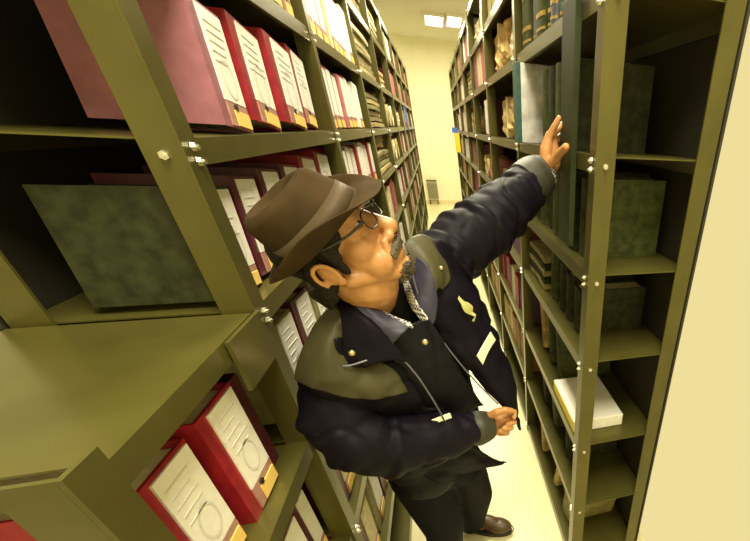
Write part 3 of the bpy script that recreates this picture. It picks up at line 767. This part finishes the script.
bmesh.ops.recalc_face_normals(bm, faces=bm.faces)
hb = obj('hat_band', bm, 'ribbon', hat, True); md = hb.modifiers.new('t', 'SOLIDIFY'); md.thickness = .0015; md.offset = 1
hb['label'] = 'smooth brown ribbon band'

# trousers
bm = bmesh.new()
chain(bm, [J['hips'] + Vector((0, 0, .12)), J['hips'], J['Lh'], LK, LA + Vector((0, 0, .0))], [.11, .12, .095, .078, .066])
chain(bm, [J['hips'], J['Rh'], RK, RA], [.12, .095, .078, .066])
for v in bm.verts: v.co += Vector(noise.noise_vector(v.co * 13)) * .008
tr = obj('trousers', bm, 'trouser', root); remesh(tr, .007, 3)
# shoes
for P0, nm in ((LF_, 'l'), (RF_, 'r')):
    d = Vector((.86, -.42, 0)).normalized(); sd_ = Vector((-d.y, d.x, 0)); M = Matrix((d, sd_, Vector((0, 0, 1)))).transposed().to_4x4(); M.translation = P0
    bm = bmesh.new()
    ell(bm, M, (.075, 0, .042), (.080, .046, .038)); ell(bm, M, (-.055, 0, .050), (.062, .038, .048)); ell(bm, M, (.01, 0, .058), (.085, .038, .040)); capsule(bm, M @ Vector((-.05, 0, .07)), M @ Vector((-.055, 0, .12)), .042, .046)
    sh = obj('shoe', bm, 'shoe', root); remesh(sh, .004, 4)
    bm = bmesh.new(); n = 36; a_, b_2 = [], []
    for k in range(n):
        an = 2 * math.pi * k / n; x = .142 * math.cos(an); yy = .047 * math.sin(an) * (1 + .12 * math.cos(an)); yy *= 1 if abs(math.cos(an)) < .95 else .95
        a_.append(bm.verts.new(M @ Vector((x + .012, yy, .0)))); b_2.append(bm.verts.new(M @ Vector((x + .012, yy, .024))))
    for k in range(n): bm.faces.new((a_[k], a_[(k + 1) % n], b_2[(k + 1) % n], b_2[k]))
    bm.faces.new(a_); bm.faces.new(b_2); bmesh.ops.recalc_face_normals(bm, faces=bm.faces)
    obj('sole', bm, 'sole', sh)
    wire('welt', [M @ Vector((.154 * math.cos(k * math.pi / 8) + .01, .05 * math.sin(k * math.pi / 8), .026)) for k in range(17)], .003, 'sole', sh, 60)

# inner jacket / vest: the closed trunk
bm = bmesh.new()
sv = (J['Ls'] - J['Rs']).normalized()
for t, wd, r in ((0, .120, .070), (.25, .10, .095), (.5, .07, .10), (.75, .055, .105), (1.0, .045, .115)):
    c = J['chest'].lerp(J['hips'], t); capsule(bm, c - sv * wd, c + sv * wd, r, r, 20)
for t0 in range(8):
    c0, c1 = J['chest'].lerp(J['hips'], t0 / 8), J['chest'].lerp(J['hips'], (t0 + 1) / 8)
    for q in (-.06, 0, .06): capsule(bm, c0 + sv * q, c1 + sv * q, .09, .095, 16)
capsule(bm, J['neck'] + sv * .02, J['chest'], .075, .10)
for v in bm.verts: v.co += Vector(noise.noise_vector(v.co * 11)) * .006
ve = obj('vest', bm, 'navy_in', root); remesh(ve, .006, 4); ve['label'] = 'dark navy inner garment closed with buttons'

# --- outer jacket, worn open
jk = None
# right half of the front (his right, nearer the camera) with the shoulder
jk = patch('jacket', [
    [(352, 292, 2.36), (336, 300, 2.28), (318, 318, 2.20), (304, 345, 2.12), (296, 372, 2.10), (300, 398, 2.14), (312, 425, 2.22)],
    [(356, 308, 2.20), (344, 318, 2.14), (332, 335, 2.05), (322, 356, 2.00), (318, 380, 1.99), (322, 404, 2.05), (332, 430, 2.16)],
    [(360, 326, 2.12), (352, 340, 2.08), (348, 352, 2.04), (344, 368, 2.00), (344, 388, 2.00), (350, 412, 2.05), (358, 440, 2.20)],
    [(352, 362, 2.10), (366, 364, 2.08), (372, 372, 2.05), (376, 386, 2.04), (380, 402, 2.06), (388, 422, 2.14), (398, 446, 2.28)],
    [(356, 364, 2.12), (384, 360, 2.14), (400, 366, 2.14), (412, 382, 2.15), (422, 400, 2.17), (432, 424, 2.24), (440, 452, 2.36)],
], 'navy', root, .008, 36, 36, .006, 13, 3)
jk['label'] = 'dark navy padded work jacket worn open'
# lower right front and hem under the forearm
patch('hem_panel', [
    [(384, 430, 2.25), (396, 458, 2.36), (410, 478, 2.46), (424, 488, 2.52)],
    [(405, 420, 2.22), (418, 450, 2.34), (432, 474, 2.44), (446, 482, 2.50)],
    [(432, 410, 2.24), (446, 440, 2.36), (466, 464, 2.46), (478, 470, 2.52)],
    [(446, 410, 2.30), (464, 436, 2.42), (486, 456, 2.52), (508, 464, 2.58)],
], 'navy', jk, .008, 24, 24, .006, 12, 5)
# left front, swinging free from the raised shoulder
lp = patch('front_panel', [
    [(412, 262, 2.52), (424, 246, 2.55), (440, 240, 2.60), (458, 250, 2.72), (470, 268, 2.84)],
    [(416, 290, 2.40), (430, 280, 2.42), (448, 278, 2.50), (468, 284, 2.64), (482, 298, 2.78)],
    [(430, 318, 2.36), (446, 314, 2.38), (462, 312, 2.46), (480, 316, 2.58), (494, 324, 2.70)],
    [(450, 350, 2.38), (464, 346, 2.38), (478, 344, 2.46), (494, 346, 2.56), (506, 352, 2.66)],
    [(474, 378, 2.42), (484, 376, 2.40), (494, 374, 2.44), (506, 376, 2.52), (515, 380, 2.60)],
    [(500, 404, 2.44), (505, 404, 2.42), (510, 403, 2.44), (515, 403, 2.50), (518, 406, 2.54)],
    [(516, 414, 2.40), (517, 418, 2.42), (518, 422, 2.44), (520, 425, 2.46), (522, 430, 2.48)],
], 'navy', jk, .008, 28, 40, .006, 13, 9)
# back and side of the jacket behind the trunk
patch('side_panel', [
    [(302, 372, 2.14), (316, 425, 2.24), (354, 458, 2.40), (408, 482, 2.56)],
    [(318, 350, 2.40), (340, 400, 2.50), (372, 450, 2.66), (412, 490, 2.78)],
    [(345, 310, 2.60), (378, 380, 2.78), (410, 430, 2.92), (440, 478, 3.0)],
    [(395, 280, 2.76), (420, 340, 2.96), (444, 400, 3.06), (464, 455, 3.10)],
    [(455, 262, 2.84), (462, 330, 2.92), (472, 390, 3.00), (486, 440, 3.04)],
], 'navy', jk, .008, 28, 28, .006, 9, 2)
# sleeves
sl = tube('sleeve', [(340, 362, 2.34), (336, 385, 2.24), (340, 415, 2.13), (358, 438, 2.06), (390, 444, 2.09), (430, 439, 2.16), (474, 428, 2.27)],
     [.062, .070, .073, .076, .076, .068, .048], 'navy', jk, 130, 60, .0052, [(.30, .03, .012, 1), (.42, .025, -.012, 2), (.5, .025, .012, 2.5), (.57, .02, -.012, 3), (.66, .025, .009, 1), (.76, .02, -.009, 2), (.86, .02, .007, 3), (.95, .015, -.004, 0)], seed=1)
sl['label'] = 'near sleeve, bent at the elbow'
tube('cuff', [(470, 429, 2.255), (481, 427, 2.285), (490, 425, 2.31)], [.046, .049, .040], 'cuff', jk, 20, 30, .002, [(.3, .15, .003, 0)])
s2 = tube('sleeve', [(424, 280, 2.76), (440, 262, 2.84), (464, 243, 2.97), (490, 222, 3.11), (513, 201, 3.24), (532, 182, 3.36)],
     [.060, .078, .086, .084, .076, .062], 'navy', jk, 130, 60, .0052, [(.10, .025, -.012, 0), (.20, .025, .014, 1), (.28, .02, -.015, 2), (.37, .025, .012, 2.6), (.45, .02, -.013, 3), (.54, .025, .010, .5), (.62, .02, -.011, 1.5), (.71, .02, .008, 2), (.8, .02, -.009, 3), (.9, .02, .005, 0)], seed=5)
s2['label'] = 'raised sleeve stretched to the shelves'
tube('cuff', [(525, 187, 3.32), (535, 179, 3.38), (543, 173, 3.41)], [.066, .066, .056], 'cuff', jk, 20, 30, .002)
tube('shirt_cuff', [(538, 178, 3.385), (548, 171, 3.415)], [.046, .042], 'check', root, 12, 26, .001)
# grey yokes over both shoulders
y1 = patch('yoke', [
    [(340, 294, 2.28), (322, 312, 2.19), (306, 340, 2.10), (296, 366, 2.07), (294, 380, 2.08)],
    [(346, 312, 2.15), (334, 328, 2.07), (324, 350, 2.00), (318, 376, 1.97), (316, 390, 1.98)],
    [(346, 340, 2.07), (343, 352, 2.03), (340, 368, 1.985), (342, 386, 1.965), (346, 398, 1.98)],
    [(350, 362, 2.075), (362, 366, 2.05), (368, 376, 2.02), (374, 388, 2.00), (378, 400, 2.01)],
    [(356, 365, 2.08), (378, 362, 2.10), (392, 368, 2.10), (402, 380, 2.10), (408, 392, 2.10)],
], 'yoke', jk, .005, 30, 30, .003, 13, 3)
y1['label'] = 'grey-olive shoulder yoke'
y2 = patch('yoke', [
    [(404, 244, 2.44), (412, 236, 2.48), (426, 234, 2.56), (444, 246, 2.66)],
    [(412, 262, 2.40), (424, 252, 2.43), (440, 256, 2.50), (452, 266, 2.60)],
    [(420, 285, 2.355), (432, 272, 2.365), (442, 274, 2.43), (450, 282, 2.50)],
    [(430, 305, 2.32), (436, 292, 2.335), (440, 288, 2.38), (444, 290, 2.42)],
], 'yoke', jk, .005, 22, 22, .002, 13, 6)
y2['label'] = 'grey-olive yoke of the raised shoulder'
# collars
c1 = patch('collar', [
    [(330, 286, 2.34), (340, 292, 2.24), (350, 304, 2.16), (364, 322, 2.09), (390, 347, 2.06)],
    [(340, 286, 2.35), (352, 295, 2.22), (368, 309, 2.12), (386, 326, 2.07), (400, 336, 2.05)],
    [(346, 284, 2.36), (362, 297, 2.24), (382, 311, 2.16), (398, 320, 2.11), (409, 327, 2.08)],
], 'collar', root, .006, 26, 16, .001, 20)
c1['label'] = 'navy turned-down inner collar'
patch('collar_stand', [
    [(326, 290, 2.330), (336, 304, 2.190), (342, 328, 2.070), (342, 367, 2.010)],
    [(336, 286, 2.330), (348, 302, 2.170), (356, 324, 2.060), (364, 367, 2.005)],
    [(344, 288, 2.330), (358, 306, 2.160), (372, 326, 2.050), (388, 361, 2.025)],
    [(352, 292, 2.330), (370, 312, 2.160), (388, 334, 2.070), (408, 362, 2.070)],
], 'navy', jk, .006, 26, 20, .002, 20)
c3 = patch('collar', [
    [(402, 262, 2.50), (410, 256, 2.44), (424, 262, 2.36), (434, 280, 2.32), (438, 300, 2.31)],
    [(404, 278, 2.46), (412, 278, 2.38), (420, 286, 2.32), (428, 300, 2.28), (436, 318, 2.27)],
    [(402, 290, 2.42), (408, 296, 2.34), (414, 306, 2.28), (422, 318, 2.25), (430, 330, 2.25)],
], 'collar', root, .006, 24, 16, .001, 20)
c3['label'] = 'navy inner collar, far side'
patch('vest_front', [
    [(392, 346, 2.12), (398, 372, 2.15), (420, 405, 2.25), (440, 440, 2.41)],
    [(404, 330, 2.13), (420, 360, 2.15), (440, 395, 2.27), (462, 430, 2.47)],
    [(420, 322, 2.17), (436, 352, 2.21), (454, 384, 2.33), (474, 412, 2.51)],
    [(430, 318, 2.23), (448, 348, 2.31), (466, 380, 2.43), (484, 405, 2.61)],
], 'navy_in', root, .006, 24, 24, .004, 14, 1)
patch('shirt_collar', [
    [(352, 284, 2.34), (366, 298, 2.26), (386, 312, 2.18), (410, 322, 2.14)],
    [(358, 290, 2.30), (370, 303, 2.22), (390, 317, 2.14), (414, 328, 2.11)],
], 'check', root, .004, 24, 8)
patch('shirt_collar', [
    [(402, 278, 2.44), (405, 292, 2.34), (410, 306, 2.26), (422, 322, 2.19)],
    [(406, 276, 2.42), (411, 290, 2.31), (417, 304, 2.22), (428, 320, 2.16)],
], 'check', root, .004, 24, 8)
# zip edges, snaps, strips, emblem
wire('zip_edge', [(343, 366, 1.985), (352, 365, 1.990), (376, 358, 2.035), (398, 357, 2.065), (414, 372, 2.075), (428, 392, 2.095), (440, 412, 2.135), (450, 432, 2.185)], .0022, 'zip', jk, 70)
wire('zip_edge', [(410, 262, 2.385), (416, 288, 2.325), (424, 308, 2.295), (438, 334, 2.310), (458, 361, 2.335), (478, 384, 2.355), (498, 404, 2.365)], .0022, 'zip', jk, 60)
def disc(name, p, r, m_, par):
    c = p if isinstance(p, Vector) else at(*p); n = (CAM - c).normalized(); bm = bmesh.new()
    M = Matrix.Translation(c) @ Vector((0, 0, 1)).rotation_difference(n).to_matrix().to_4x4()
    bmesh.ops.create_cone(bm, cap_ends=True, segments=18, radius1=r, radius2=r * .7, depth=.004, matrix=M)
    return obj(name, bm, m_, par, True)
disc('snap_button', (352, 353, 1.985), .0065, 'snap', jk); disc('snap_button', (441, 268, 2.435), .0055, 'snap', jk)
disc('button', (425, 342, 2.10), .007, 'snap', root)
rs = patch('reflective_strip', [
    [(491, 332, 2.505), (483, 345, 2.45), (477, 356, 2.40)],
    [(496, 340, 2.535), (489, 351, 2.47), (483, 365, 2.415)],
], 'strip', jk, .002, 14, 10, 0, 9, 0)
patch('reflective_strip', [[(429, 421, 2.13), (450, 413, 2.17)], [(431, 425, 2.125), (452, 418, 2.165)]], 'strip', jk, .002, 10, 6)
em = patch('emblem', [
    [(459, 296, 2.415), (458, 299, 2.41)], [(464, 301, 2.42), (461, 304, 2.41)], [(469, 303, 2.43), (463, 309, 2.41)],
    [(473, 307, 2.445), (466, 313, 2.42)], [(473, 312, 2.455), (471, 315, 2.44)], [(476, 315, 2.455), (475, 317, 2.45)], [(474, 322, 2.455), (472, 321, 2.45)],
], 'emblem', jk, .002, 8, 24)
em['label'] = 'small yellow-green bird-like emblem'

for ch in root.children: ch.location = -mloc
